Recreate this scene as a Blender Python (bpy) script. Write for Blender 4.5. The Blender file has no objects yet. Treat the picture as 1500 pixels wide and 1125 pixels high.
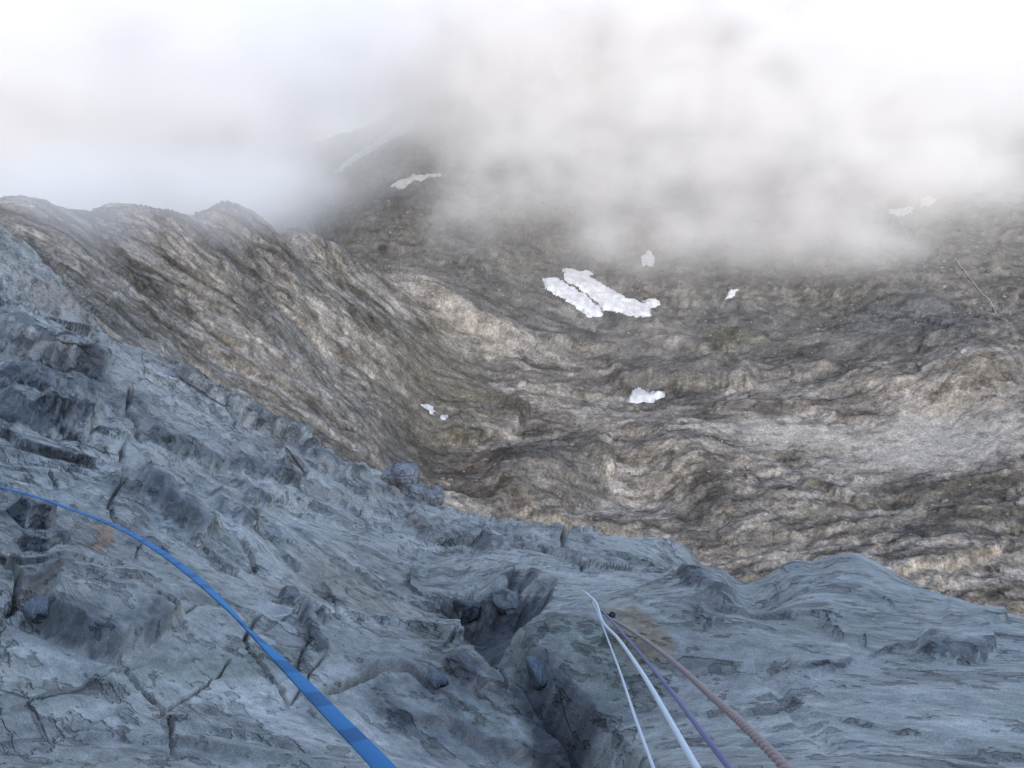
import bpy, math, time
import numpy as np
from mathutils import Vector

T0 = time.time()
sc = bpy.context.scene
rad = math.radians

# ------------------------------------------------------------------ camera
PITCH = 22.0
W0, H0, FOC = 1500.0, 1125.0, 1177.0        # photograph's pixel frame and focal length in pixels
cam_d = bpy.data.cameras.new("camera")
cam = bpy.data.objects.new("camera", cam_d)
sc.collection.objects.link(cam)
cam.location = (0, 0, 0)
cam.rotation_euler = (rad(90 - PITCH), 0, 0)
cam_d.sensor_width = 36.0
cam_d.lens = 36.0 * FOC / W0
cam_d.clip_start = 0.05
cam_d.clip_end = 20000
sc.camera = cam

# ------------------------------------------------------------------ sky, sun, exposure
SUN_EL, SUN_AZ = 31.0, 176.0          # azimuth clockwise from +Y: behind the viewer's mountain, so its face lies in shade
wd = bpy.data.worlds.new("World"); sc.world = wd; wd.use_nodes = True
nt = wd.node_tree
bg = nt.nodes["Background"]
sky = nt.nodes.new("ShaderNodeTexSky")
sky.sky_type = 'NISHITA'; sky.sun_disc = False
sky.sun_elevation = rad(SUN_EL); sky.sun_rotation = rad(SUN_AZ)
sky.altitude = 2500; sky.air_density = 1.0; sky.dust_density = 6.5; sky.ozone_density = 0.6
nt.links.new(sky.outputs[0], bg.inputs[0])
bg.inputs[1].default_value = 0.15
sd = bpy.data.lights.new("sun", 'SUN'); sd.energy = 1.1; sd.angle = rad(30); sd.color = (1.0, 0.97, 0.93)
so = bpy.data.objects.new("sun", sd); sc.collection.objects.link(so)
sdir = Vector((math.sin(rad(SUN_AZ)) * math.cos(rad(SUN_EL)), math.cos(rad(SUN_AZ)) * math.cos(rad(SUN_EL)), math.sin(rad(SUN_EL))))
so.rotation_euler = sdir.to_track_quat('Z', 'Y').to_euler()
vs = sc.view_settings
vs.view_transform = 'Standard'; vs.look = 'None'; vs.gamma = 1.0; vs.use_curve_mapping = False
vs.exposure = 1.5
cy = sc.cycles
cy.max_bounces = 8; cy.volume_bounces = 5; cy.diffuse_bounces = 2; cy.glossy_bounces = 2
cy.volume_step_rate = 3.5; cy.volume_max_steps = 512
cy.use_denoising = True

# ------------------------------------------------------------------ numpy helpers
CP, SP = math.cos(rad(PITCH)), math.sin(rad(PITCH))
def pdir(px, py):
    cx = (np.asarray(px, float) - W0 / 2) / FOC; cyy = -(np.asarray(py, float) - H0 / 2) / FOC
    return np.stack([cx, cyy * SP + CP, cyy * CP - SP], -1)
def project(P):
    x, y, z = P[..., 0], P[..., 1], P[..., 2]
    d = y * CP - z * SP; up = y * SP + z * CP
    d = np.where(np.abs(d) < 1e-4, 1e-4, d)
    return W0 / 2 + FOC * x / d, H0 / 2 - FOC * up / d, d
def at_depth(px, py, Y):
    d = pdir(px, py); return d * (np.asarray(Y, float) / d[..., 1])[..., None]
def at_range(px, py, r):
    d = pdir(px, py); d = d / np.linalg.norm(d, axis=-1, keepdims=True); return d * np.asarray(r, float)[..., None]

PERM = np.random.RandomState(7).permutation(4096).astype(np.int32)
GXY = np.array([(math.cos(a), math.sin(a)) for a in np.linspace(0, 2 * math.pi, 4096, endpoint=False)], np.float32)
GX, GY = np.ascontiguousarray(GXY[:, 0]), np.ascontiguousarray(GXY[:, 1])
def hash2(ix, iy, seed):
    return PERM[(PERM[(ix + seed * 131) & 4095] + iy) & 4095]
def rnd2(ix, iy, seed): return hash2(ix, iy, seed).astype(np.float32) / np.float32(4095)
def perlin(x, y, seed=0):
    x = x.astype(np.float32); y = y.astype(np.float32)
    ix = np.floor(x); iy = np.floor(y); fx = x - ix; fy = y - iy
    ix = ix.astype(np.int32); iy = iy.astype(np.int32)
    u = fx * fx * fx * (fx * (fx * 6 - 15) + 10); v = fy * fy * fy * (fy * (fy * 6 - 15) + 10)
    p0 = PERM[(ix + seed * 131) & 4095]; p1 = PERM[(ix + 1 + seed * 131) & 4095]
    def g(p, dx, dy):
        k = PERM[(p + iy + dy) & 4095]; return GX[k] * (fx - dx) + GY[k] * (fy - dy)
    a = g(p0, 0, 0); b = g(p1, 1, 0); c = g(p0, 0, 1); d = g(p1, 1, 1)
    a += (b - a) * u; c += (d - c) * u
    return np.float32(1.5) * (a + (c - a) * v)
def fbm(x, y, oct=4, seed=0, gain=0.5, lac=2.03):
    s = 0; a = 1.0
    for o in range(oct):
        s = s + a * perlin(x + o * 17.3, y - o * 9.1, seed + o); x = x * lac; y = y * lac; a *= gain
    return s
def ridged(x, y, oct=4, seed=0, gain=0.5, lac=2.03):
    s = 0; a = 1.0
    for o in range(oct):
        s = s + a * (1 - 2 * np.abs(perlin(x + o * 11.7, y + o * 5.3, seed + o))); x = x * lac; y = y * lac; a *= gain
    return s
def voronoi(x, y, seed=0, jit=0.9):
    """nearest cell: distance F1, F2, cell hash randoms (3), offset to the cell's centre"""
    x = x.astype(np.float32); y = y.astype(np.float32)
    ix = np.floor(x).astype(np.int32); iy = np.floor(y).astype(np.int32); z = np.zeros(x.shape, np.float32)
    F1 = z + 9; F2 = z + 9; cx = z.copy(); cyy = z.copy(); ci = ix.copy(); cj = iy.copy()
    for dx in (-1, 0, 1):
        for dy in (-1, 0, 1):
            a = ix + dx; b = iy + dy
            qx = a + 0.5 + jit * (rnd2(a, b, seed) - 0.5); qy = b + 0.5 + jit * (rnd2(a, b, seed + 77) - 0.5)
            d = np.hypot(x - qx, y - qy); m = d < F1
            F2 = np.where(m, F1, np.minimum(F2, d)); F1 = np.where(m, d, F1)
            cx = np.where(m, x - qx, cx); cyy = np.where(m, y - qy, cyy); ci = np.where(m, a, ci); cj = np.where(m, b, cj)
    return F1, F2, rnd2(ci, cj, seed + 5), rnd2(ci, cj, seed + 6), rnd2(ci, cj, seed + 7), cx, cyy
def facet(x, y, seed=0, k=0.30, amp=0.36, tilt=1.15):
    """broken rock: gently domed, tilted facets that meet in sharp creases"""
    x = x.astype(np.float32); y = y.astype(np.float32); ix = np.floor(x).astype(np.int32); iy = np.floor(y).astype(np.int32); best = np.full(x.shape, -9, np.float32)
    for dx in (-1, 0, 1):
        for dy in (-1, 0, 1):
            a = ix + dx; b = iy + dy
            qx = x - (a + 0.5 + 0.9 * (rnd2(a, b, seed) - 0.5)); qy = y - (b + 0.5 + 0.9 * (rnd2(a, b, seed + 1) - 0.5))
            np.maximum(best, amp * rnd2(a, b, seed + 2) + tilt * ((rnd2(a, b, seed + 3) - 0.5) * qx + (rnd2(a, b, seed + 4) - 0.5) * qy) - k * (qx * qx + qy * qy), out=best)
    return best - 0.2
def broken(x, y, seed): return facet(x, y, seed) - 0.8 * facet(x * 1.07 + 3.3, y * 1.07 - 7.7, seed + 60)      # creases and arrises both
def terrace(s, seed, edge=0.10):
    """overlapping sheets: a sharp riser, then a long back slope, once per unit of s"""
    k = np.floor(s); f = s - k; a = rnd2(k.astype(np.int32), k.astype(np.int32) * 0, seed)
    return (0.35 + a) * sstep(0, edge, f) * (1 - f)
def sstep(a, b, x):
    t = np.clip((x - a) / (b - a), 0, 1); return t * t * (3 - 2 * t)
def rot(x, y, deg):
    c, s = math.cos(rad(deg)), math.sin(rad(deg)); return x * c + y * s, -x * s + y * c
def seg_dist(px, py, pts):
    """distance to a polyline, signed side, and parameter 0..1 along it"""
    best = np.full(px.shape, 1e9); side = np.zeros(px.shape); par = np.zeros(px.shape)
    pts = np.array(pts, float); L = np.hypot(*np.diff(pts, axis=0).T); tot = L.sum(); acc = 0
    for (x0, y0), (x1, y1), l in zip(pts[:-1], pts[1:], L):
        dx, dy = (x1 - x0) / l, (y1 - y0) / l
        t = np.clip((px - x0) * dx + (py - y0) * dy, 0, l)
        qx, qy = px - x0 - t * dx, py - y0 - t * dy
        d = np.hypot(qx, qy); m = d < best
        best = np.where(m, d, best); side = np.where(m, dx * (py - y0) - dy * (px - x0), side); par = np.where(m, (acc + t) / tot, par); acc += l
    return best, side, par
def inside(px, py, poly):
    poly = np.array(poly, float); r = np.zeros(px.shape, bool); n = len(poly)
    for i in range(n):
        x0, y0 = poly[i]; x1, y1 = poly[(i + 1) % n]
        c = ((y0 > py) != (y1 > py)) & (px < (x1 - x0) * (py - y0) / (y1 - y0 + 1e-12) + x0); r ^= c
    return r
def poly_sd(px, py, poly):
    """signed distance to a closed polygon, negative inside"""
    d, _, _ = seg_dist(px, py, list(poly) + [poly[0]]); return np.where(inside(px, py, poly), -d, d)

class Surf:
    """smooth base surface: heights w over a plane (O; e1, e2; n), thin-plate spline through 3-D control points"""
    def __init__(s, pts, O, e1, e2, n, smooth=0.0):
        s.O, s.e1, s.e2, s.n = [np.array(a, float) for a in (O, e1, e2, n)]
        q = pts - s.O; s.S = np.abs(q).max()
        s.c = np.stack([q @ s.e1, q @ s.e2], -1) / s.S; w = q @ s.n
        N = len(w); A = np.zeros((N + 3, N + 3)); A[:N, :N] = s.k(s.c[:, None] - s.c[None]) + smooth * np.eye(N)
        A[:N, N] = 1; A[:N, N + 1:] = s.c; A[N, :N] = 1; A[N + 1:, :N] = s.c.T
        s.a = np.linalg.solve(A, np.concatenate([w, np.zeros(3)]))
    @staticmethod
    def k(d):
        r2 = (d ** 2).sum(-1) + 1e-12; return 0.5 * r2 * np.log(r2)
    def w(s, u, v):
        sh = u.shape; u = u.ravel() / s.S; v = v.ravel() / s.S; N = len(s.c); r = s.a[N] + s.a[N + 1] * u + s.a[N + 2] * v
        for (cu, cv), a in zip(s.c, s.a[:N]):
            r2 = (u - cu) ** 2 + (v - cv) ** 2 + 1e-12; r += a * 0.5 * r2 * np.log(r2)
        return r.reshape(sh)
    def P(s, u, v, w): return s.O + u[..., None] * s.e1 + v[..., None] * s.e2 + w[..., None] * s.n
    def uv(s, P): q = P - s.O; return q @ s.e1, q @ s.e2
    def grid(s, phis, r0, r1, rows, mx=160, minw=0.12):
        """polar grid about the camera's foot, rows spread by how large the ground between them shows"""
        q = -s.O; u0, v0 = q @ s.e1, q @ s.e2
        rc = r0 * (r1 / r0) ** np.linspace(0, 1, 700)
        U = u0 + rc[:, None] * np.cos(phis); V = v0 + rc[:, None] * np.sin(phis)
        B = s.P(U, V, s.w(U, V)); X, Y, D = project(B)
        ok = (D > 0.05) & (X > -mx) & (X < W0 + mx) & (Y > -mx) & (Y < H0 + mx)
        okm = ok[1:] & ok[:-1]
        L = np.where(okm, np.minimum(np.hypot(np.diff(X, axis=0), np.diff(Y, axis=0)), 40), 0)
        k = np.ones(9) / 9; Ls = L.copy()
        for j in range(-4, 5): Ls = Ls + np.roll(L, j, 1)
        Ls /= 10
        for j in range(2): Ls[1:-1] = (Ls[2:] + Ls[1:-1] * 2 + Ls[:-2]) / 4
        g = np.log(rc[1:] / rc[:-1])[:, None] * np.ones_like(Ls)
        Lw = Ls / (Ls.sum(0) + 1e-6) + minw * g / g.sum(0)
        cum = np.concatenate([np.zeros((1, len(phis))), np.cumsum(Lw, 0)]); cum /= cum[-1]
        t = np.linspace(0, 1, rows); R = np.stack([np.interp(t, cum[:, j], rc) for j in range(len(phis))], 1)
        return u0 + R * np.cos(phis), v0 + R * np.sin(phis), R

def grid_mesh(name, P, mat, smooth=True, attrs=None):
    R, C = P.shape[:2]; me = bpy.data.meshes.new(name); n = R * C
    idx = np.arange(n, dtype=np.int32).reshape(R, C)
    F = np.stack([idx[:-1, :-1], idx[:-1, 1:], idx[1:, 1:], idx[1:, :-1]], -1).reshape(-1, 4)
    me.vertices.add(n); me.vertices.foreach_set("co", P.reshape(-1).astype(np.float32))
    nf = len(F); me.loops.add(nf * 4); me.loops.foreach_set("vertex_index", F.ravel())
    me.polygons.add(nf); me.polygons.foreach_set("loop_start", np.arange(0, nf * 4, 4, dtype=np.int32))
    me.polygons.foreach_set("use_smooth", np.full(nf, smooth))
    me.update(calc_edges=True)
    for k, v in (attrs or {}).items():
        if v.ndim == 3:
            a = me.attributes.new(k, 'FLOAT_COLOR', 'POINT')
            a.data.foreach_set("color", np.concatenate([v.reshape(n, 3), np.ones((n, 1))], 1).astype(np.float32).ravel())
        else:
            a = me.attributes.new(k, 'FLOAT', 'POINT'); a.data.foreach_set("value", v.astype(np.float32).ravel())
    me.materials.append(mat)
    o = bpy.data.objects.new(name, me); sc.collection.objects.link(o); return o
def tag(o, label=None, cat=None, group=None, kind=None):
    if label: o["label"] = label
    if cat: o["category"] = cat
    if group: o["group"] = group
    if kind: o["kind"] = kind
    return o

# ------------------------------------------------------------------ materials
def new_mat(name):
    m = bpy.data.materials.new(name); m.use_nodes = True
    return m, m.node_tree.nodes, m.node_tree.links, m.node_tree.nodes["Principled BSDF"]
def N(nodes, typ, **kw):
    n = nodes.new(typ)
    for k, v in kw.items():
        if k in n.inputs: n.inputs[k].default_value = v
        else: setattr(n, k, v)
    return n
def rock_mat(name, specs, rough=0.9, bump=0.3, dist=0.01, spec=0.25, sharp=()):
    """albedo comes from the mesh attribute 'alb'; the nodes add fine grain and relief.
    specs: (scale, contrast, relief weight, noise type, rotation, stretch, mask attribute)"""
    m, n, l, b = new_mat(name)
    at = N(n, "ShaderNodeAttribute", attribute_name="alb"); tc = N(n, "ShaderNodeTexCoord")
    prev = None; hsum = None
    def mth(op, *a):
        k = N(n, "ShaderNodeMath", operation=op)
        for i, x in enumerate(a):
            if isinstance(x, (int, float)): k.inputs[i].default_value = x
            else: l.new(x, k.inputs[i])
        return k.outputs[0]
    for s, con, rel, typ, erot, st, mask in specs:
        mp = N(n, "ShaderNodeMapping", vector_type='TEXTURE'); mp.inputs["Scale"].default_value = st; mp.inputs["Rotation"].default_value = erot
        l.new(tc.outputs["Object"], mp.inputs[0])
        t = N(n, "ShaderNodeTexNoise", noise_type=typ, Scale=s, Detail=4.0, Roughness=0.62)
        l.new(mp.outputs[0], t.inputs["Vector"]); v = t.outputs["Fac"]
        if typ != 'FBM': v = mth('MULTIPLY', v, 0.5)
        v = mth('SUBTRACT', v, 0.5)
        if mask:
            am = N(n, "ShaderNodeAttribute", attribute_name=mask); v = mth('MULTIPLY', v, am.outputs["Fac"])
        c = mth('MULTIPLY_ADD', v, con * 4.0, 1.0); c = mth('MAXIMUM', c, 0.25)
        prev = c if prev is None else mth('MULTIPLY', prev, c)
        w = mth('MULTIPLY', v, rel); hsum = w if hsum is None else mth('ADD', hsum, w)
    for s, lo, hi, col_f, rel, kind, erot, st, mask in sharp:        # crisp-edged: 'patch' of broken skin, or thin 'line' of a dark layer or joint
        mp = N(n, "ShaderNodeMapping", vector_type='TEXTURE'); mp.inputs["Scale"].default_value = st; mp.inputs["Rotation"].default_value = erot
        l.new(tc.outputs["Object"], mp.inputs[0])
        if kind == 'joint':
            wn = N(n, "ShaderNodeTexNoise", Scale=s * 1.2, Detail=2.0); l.new(mp.outputs[0], wn.inputs["Vector"])
            wm = N(n, "ShaderNodeVectorMath", operation='MULTIPLY_ADD'); l.new(wn.outputs["Color"], wm.inputs[0]); wm.inputs[1].default_value = (0.13 / s,) * 3; l.new(mp.outputs[0], wm.inputs[2])
            t = N(n, "ShaderNodeTexVoronoi", feature='DISTANCE_TO_EDGE', Scale=s); l.new(wm.outputs[0], t.inputs["Vector"]); v = t.outputs["Distance"]
        else:
            t = N(n, "ShaderNodeTexNoise", Scale=s, Detail=5.0, Roughness=0.62); l.new(mp.outputs[0], t.inputs["Vector"]); v = t.outputs["Fac"]
            if kind == 'line': v = mth('ABSOLUTE', mth('SUBTRACT', v, 0.5))
        mr = N(n, "ShaderNodeMapRange"); mr.inputs[1].default_value = lo; mr.inputs[2].default_value = hi; mr.inputs[3].default_value = 1; mr.inputs[4].default_value = 0; l.new(v, mr.inputs[0]); v = mr.outputs[0]
        if kind != 'patch' or mask == 'own':
            t2 = N(n, "ShaderNodeTexNoise", Scale=s * 0.45, Detail=2.0); l.new(tc.outputs["Object"], t2.inputs["Vector"])
            m2 = N(n, "ShaderNodeMapRange"); m2.inputs[1].default_value = 0.48; m2.inputs[2].default_value = 0.60; l.new(t2.outputs["Fac"], m2.inputs[0]); v = mth('MULTIPLY', v, m2.outputs[0])
        if mask and mask != 'own':
            am = N(n, "ShaderNodeAttribute", attribute_name=mask); v = mth('MULTIPLY', v, am.outputs["Fac"])
        prev = mth('MULTIPLY', prev, mth('MULTIPLY_ADD', v, col_f - 1.0, 1.0)); hsum = mth('ADD', hsum, mth('MULTIPLY', v, rel))
    mx = N(n, "ShaderNodeVectorMath", operation='SCALE'); l.new(at.outputs["Color"], mx.inputs[0]); l.new(prev, mx.inputs["Scale"])
    l.new(mx.outputs[0], b.inputs["Base Color"])
    bp = N(n, "ShaderNodeBump", Strength=bump, Distance=dist); l.new(hsum, bp.inputs["Height"]); l.new(bp.outputs[0], b.inputs["Normal"])
    b.inputs["Roughness"].default_value = rough; b.inputs["Specular IOR Level"].default_value = spec
    return m

# ------------------------------------------------------------------ the basin below: smooth base
BASIN = [  # px, py, depth forward in metres
 (640,720,540),(720,760,520),(780,700,580),(890,690,622),(700,620,685),(600,650,600),(580,600,625),(900,600,740),(940,584,770),(900,520,872),
 (900,480,960),(880,440,1020),(840,400,1095),(960,380,1150),(1070,430,1060),(1100,370,1200),(1000,300,1380),(1000,200,1650),(1000,100,1900),(750,130,1850),
 (1200,520,850),(1200,600,735),(1200,450,1000),(1300,350,1200),(1400,300,1300),(1400,200,1550),(1500,250,1380),(1500,150,1600),(1500,400,1050),(1650,300,1300),
 (1430,508,800),(1500,560,765),(1300,640,680),(1400,625,700),(1480,600,692),(1200,700,612),(1400,720,585),(1500,700,590),(1300,800,500),(1450,850,462),(1510,800,505),(1510,870,450),(1600,720,575),(1600,860,455),(1650,800,500),(1650,600,700),
 (1000,725,590),(1000,650,660),(1080,700,610),(900,800,516),(1100,870,452),(1100,600,735),(780,560,760),
 (330,590,330),(450,640,420),(540,690,480),(480,560,520),(400,450,560),(250,450,430),(300,520,420),(150,400,380),(150,480,330),(0,420,262),(0,340,330),
 (0,275,400),(80,292,430),(160,285,480),(240,296,525),(330,279,580),(370,281,620),(450,322,700),(550,400,760),(600,480,752),(500,400,700),(400,350,625),
 (680,450,835),(700,520,800),(800,500,880),(-200,300,300),(-200,420,220),
 (490,335,1100),(560,335,1130),(600,360,1080),(700,400,1020),(640,300,1250),(600,250,1400),(610,170,1650),(478,256,1540),(540,213,1600),(760,230,1560),(700,180,1680)]
b = np.array(BASIN, float); bp_ = at_depth(b[:, 0], b[:, 1], b[:, 2])
extra = np.array([  # ground that other ground hides, and the sides
 (-350,900,-230),(-500,1200,-330),(-250,1000,-260),(-420,1700,-260),(-900,900,-260),(-600,640,-190),(-330,650,-150),(-120,350,-235),(0,300,-350),(200,320,-352),(420,330,-345),(-60,200,-330),
 (-900,1900,-330),(-300,2300,-260),(100,2600,40),(900,2600,120),(1600,2300,90),(1500,1300,-150),(900,700,-290),(-700,400,-90),(-350,2000,-250),(-200,1900,-180)], float)
crest_ = np.array([(-200,300,300),(0,275,400),(80,292,430),(160,285,480),(240,296,525),(330,279,580),(370,281,620),(450,322,700)], float)
cr_ = at_depth(crest_[:, 0], crest_[:, 1], crest_[:, 2]); beyond = cr_ * 1.09; beyond[:, 2] = cr_[:, 2] - 0.085 * crest_[:, 2]      # the far side falls away
basin = Surf(np.concatenate([bp_, extra, beyond]), (0, 0, 0), (1, 0, 0), (0, 1, 0), (0, 0, 1), 1e-4)
def near(X, Y, pts, m):
    """indices of the points inside the pixel box round pts, widened by m"""
    p = np.array(pts, float); return np.nonzero((X > p[:, 0].min() - m) & (X < p[:, 0].max() + m) & (Y > p[:, 1].min() - m) & (Y < p[:, 1].max() + m))
def feat_mask(X, Y, poly, soft):
    r = np.zeros(X.shape); i = near(X, Y, poly, soft * 1.1); r[i] = 1 - sstep(-soft, soft, poly_sd(X[i], Y[i], poly)); return r
def ell(X, Y, cx, cy_, rx, ry, deg=0):
    a, b2 = rot(X - cx, Y - cy_, deg); return np.hypot(a / rx, b2 / ry)
def bump(e): return np.exp(-1.6 * e * e)
def scarp(X, Y, pts, h, face, fade, ends=0.12):
    """a step along a line drawn left to right: the upper side stands h proud and sinks back over fade"""
    r = np.zeros(X.shape); i = near(X, Y, pts, fade); d, s, t = seg_dist(X[i], Y[i], pts)
    lim = sstep(0, ends, t) * (1 - sstep(1 - ends, 1, t))
    r[i] = np.where(s < 0, h * sstep(0, face, d) * (1 - sstep(0.25 * fade, fade, d)) * lim, 0); return r
def crack(X, Y, pts, depth, width, ends=0.08):
    r = np.zeros(X.shape); i = near(X, Y, pts, width); d, s, t = seg_dist(X[i], Y[i], pts)
    lim = np.minimum(sstep(-0.01, ends, t), 1 - sstep(1 - ends, 1.01, t))
    r[i] = -depth * lim * (1 - sstep(0.15 * width, width, d)); return r
def gnorm(P):
    n = np.cross(np.gradient(P, axis=0), np.gradient(P, axis=1)); n /= np.linalg.norm(n, axis=-1, keepdims=True) + 1e-12
    return n

# ------------------------------------------------------------------ snow outlines (photo pixels), used for the ground under them too
SNOW = {
 'long': [(825,397),(838,399),(863,401),(864,408),(874,414),(894,427),(915,438),(935,444),(939,448),(954,438),(962,444),(952,451),(950,460),(926,461),(907,455),(885,450),(880,443),(868,434),(857,425),(840,413),(831,409)],
 'short': [(797,411),(812,410),(829,417),(838,424),(853,434),(862,440),(868,449),(879,453),(876,461),(864,461),(853,453),(835,442),(820,431),(801,420)],
 'ledge': [(922,583),(928,577),(938,575),(950,580),(962,577),(973,577),(968,583),(955,588),(935,589),(924,588)],
 'sliver': [(1057,441),(1063,432),(1070,426),(1080,425),(1073,434),(1063,440)],
 'mist': [(940,376),(950,368),(958,378),(956,389),(943,391)],
 'shelf': [(1303,307),(1315,304),(1338,306),(1336,313),(1318,317),(1305,315)],
 'pocket': [(1349,291),(1361,287),(1373,292),(1363,301),(1350,302)],
 'gully': [(616,593),(625,593),(637,602),(639,608),(628,603)],
 'crumb': [(644,607),(656,609),(654,615),(645,613)],
 'peak': [(478,258),(510,233),(545,210),(575,188),(590,174),(602,166),(608,180),(598,194),(570,208),(530,231),(495,253)],
 'band': [(572,272),(600,258),(640,253),(650,257),(610,265),(585,277)]}

# ------------------------------------------------------------------ the basin: relief
phis = np.concatenate([np.linspace(134, 129, 15, endpoint=False), np.linspace(129, 51, 885), np.linspace(50.6, 46, 12)])
phis = np.radians(phis)
U, V, R = basin.grid(phis, 170, 2800, 590)
Wb = basin.w(U, V); Pb = basin.P(U, V, Wb); X, Y, D = project(Pb)
mpp = D / FOC                                        # metres per photo pixel at that distance
wx, wy = U + 9 * fbm(U / 60, V / 60, 3, 11), V + 9 * fbm(U / 60, V / 60, 3, 12)
left = sstep(760, 560, X + 0.35 * (Y - 450)) * sstep(1050, 880, R)          # the near wall on the left
back = sstep(880, 1050, R)                                                  # the slopes under the cloud
low = (1 - left) * (1 - back)                                               # the floor of ice-worn slabs
def strat(ang, La, Lc, seed, o=4, warp=0.0):
    a, c = rot(wx, wy, ang); c = c + warp * fbm(a / (La * 0.8), c / (La * 0.8), 2, seed + 40)
    return ridged(a / La, c / Lc, o, seed, 0.55)
f1 = strat(4, 150, 28, 31, 3, 45); f2 = strat(-8, 60, 9, 35, 3, 18); f3 = strat(14, 20, 4.0, 37, 2, 3)
k1 = fbm(wx / 110, wy / 110, 5, 41, 0.55); k2 = ridged(wx / 30, wy / 70, 4, 45, 0.55); k3 = fbm(U / 7, V / 9, 3, 47, 0.6)
small = facet(*[q / s_ for q, s_ in zip(rot(wx, wy, -25), (8, 5))], 53)
fa_, cL = rot(wx, wy, 10); aL = -1.15 * Wb + 5 * fbm(U / 40, V / 40, 2, 54); cL = cL - 0.55 * aL          # down the wall, and along it
aF, cF = rot(wx, wy, 12)
tm = sstep(-0.25, 0.35, fbm(U / 90, V / 90, 2, 55))
teL = terrace(cL / 20 + 0.8 * fbm(aL / 60, cL / 60, 3, 56), 57, 0.22) * tm; teF = terrace(cF / 15 + 0.8 * fbm(aF / 110, cF / 70, 3, 58), 59, 0.2) * tm
l1 = ridged(aL / 90, cL / 26, 3, 21, 0.5); l2 = ridged(aL / 30, cL / 8, 3, 25, 0.5); fL = broken(aL / 42, cL / 17, 511); fL2 = broken(aL / 14, cL / 7, 521); fL3 = broken(aL / 6, cL / 3.5, 525); fF = broken(aF / 44, cF / 20, 531); fF2 = broken(aF / 14, cF / 7, 541); fB = broken(wx / 60, wy / 45, 551); fB2 = broken(wx / 20, wy / 16, 561)
d = left * (2.0 * teL + 0.7 * l1 + 0.5 * l2 + 3.6 * fL + 3.8 * fL2 + 1.9 * fL3)
d += low * (0.9 * teF + 0.2 * f1 + 0.15 * f2 + 7.0 * fF + 4.4 * fF2 + 2.4 * small)
d += back * (1.5 * teF + 8 * k1 + 1.5 * k2 + 0.5 * k3 + 13 * fB + 5 * fB2 + 1.2 * small)
d -= left * d[left > 0.8].mean() + low * d[low > 0.8].mean() + back * d[back > 0.8].mean()
d += 0.3 * fbm(U / 4.5, V / 4.5, 2, 61)
# landforms that single this basin out
px_h = np.zeros_like(d)
for cx0, cy0, rx0, ry0, dg, h0 in [(775,700,135,58,-14,34),(870,668,34,32,20,16),(1010,672,95,52,12,26),(1060,740,85,45,20,18),(1432,545,105,50,-8,34),(1390,580,60,30,-20,12),
     (930,715,60,40,0,-20),(1180,745,120,36,12,16),(700,600,85,42,-10,16),(1300,560,70,22,14,14),(1150,640,150,20,3,10),(1240,655,110,18,6,-9),(1380,800,110,45,-18,22),(560,610,40,34,30,14),(1230,830,60,26,0,12),
     (505,470,95,34,32,18),(585,520,60,60,20,10)]:
    px_h += h0 * bump(ell(X, Y, cx0, cy0, rx0, ry0, dg))
for pts, h0, fc, fd in [([(885,572),(930,574),(990,571),(1050,570),(1110,578)],22,7,50),([(780,520),(840,516),(920,520),(1010,512),(1100,520)],9,5,26),([(1000,560),(1070,552),(1160,556),(1230,545)],8,5,24),
     ([(640,640),(690,660),(750,650),(778,610),(772,575)],14,6,50),([(700,700),(790,770),(900,790),(960,770)],10,7,40),([(900,700),(890,665),(880,645)],14,6,30),([(1130,600),(1230,612),(1330,650)],8,6,26),
     ([(1340,520),(1370,500),(1430,492),(1490,512)],10,6,30),([(1200,870),(1300,850),(1400,840),(1500,800)],10,5,34),([(1060,690),(1120,700),(1200,730),(1300,760)],10,5,30),([(1120,800),(1220,790),(1330,770)],9,5,28)]:
    px_h += scarp(X + 9 * fbm(X / 40, Y / 40, 3, 71), Y + 7 * fbm(X / 36, Y / 30, 3, 72), pts, h0, fc, fd)
ds, ss_, ts = seg_dist(X, Y, [(400,340),(480,372),(560,396),(640,430),(700,468),(760,497),(825,512)])
px_h += 15 * np.exp(-(ds / 13) ** 2) * sstep(0, .08, ts)
d += px_h * mpp * (1 - 0.6 * sstep(900, 1100, R))
bowl = feat_mask(X, Y, [(1060,640),(1150,655),(1230,660),(1290,690),(1400,690),(1500,655),(1500,600),(1400,610),(1330,600),(1270,640),(1180,620),(1100,610)], 26)
d *= 1 - 0.8 * bowl
snowm = np.zeros_like(d)
for k, pl in SNOW.items(): snowm = np.maximum(snowm, feat_mask(X, Y, pl, 5))
d *= 1 - 0.55 * snowm
crest = sstep(700, 760, R) * 0
nb_ = gnorm(Pb); nb_ *= np.sign(nb_[..., 2:3]); nb_ = nb_ * 0.75 + np.array([0, 0, 0.25]); P = Pb + d[..., None] * nb_
nrm = gnorm(P); nrm *= np.sign(nrm[..., 2:3]); XP, YP, DP = project(P)
# ------------------------------------------------------------------ the basin: what the ground is made of
pale = np.array([0.345, 0.314, 0.278]); tan = np.array([0.252, 0.221, 0.187]); dark = np.array([0.095, 0.092, 0.088]); scree = np.array([0.135, 0.128, 0.117])
turf = np.array([0.118, 0.106, 0.080]); blue = np.array([0.125, 0.128, 0.13]); rust = np.array([0.20, 0.135, 0.095]); moss = np.array([0.17, 0.165, 0.075])
def mix(a, b2, t): return a + (b2 - a) * t[..., None]
g1 = fbm(wx / 55, wy / 55, 4, 81); g2 = fbm(U / 16, V / 16, 4, 82, 0.6); g3 = fbm(wx / 200, wy / 200, 3, 83)
bandL = fbm(aL / 90, cL / 12 + 0.8 * fbm(aL / 80, cL / 80, 2, 86), 4, 87, 0.6); bandF = fbm(aF / 150, cF / 16 + 0.8 * fbm(aF / 120, cF / 90, 3, 88), 4, 89, 0.6)
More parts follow.
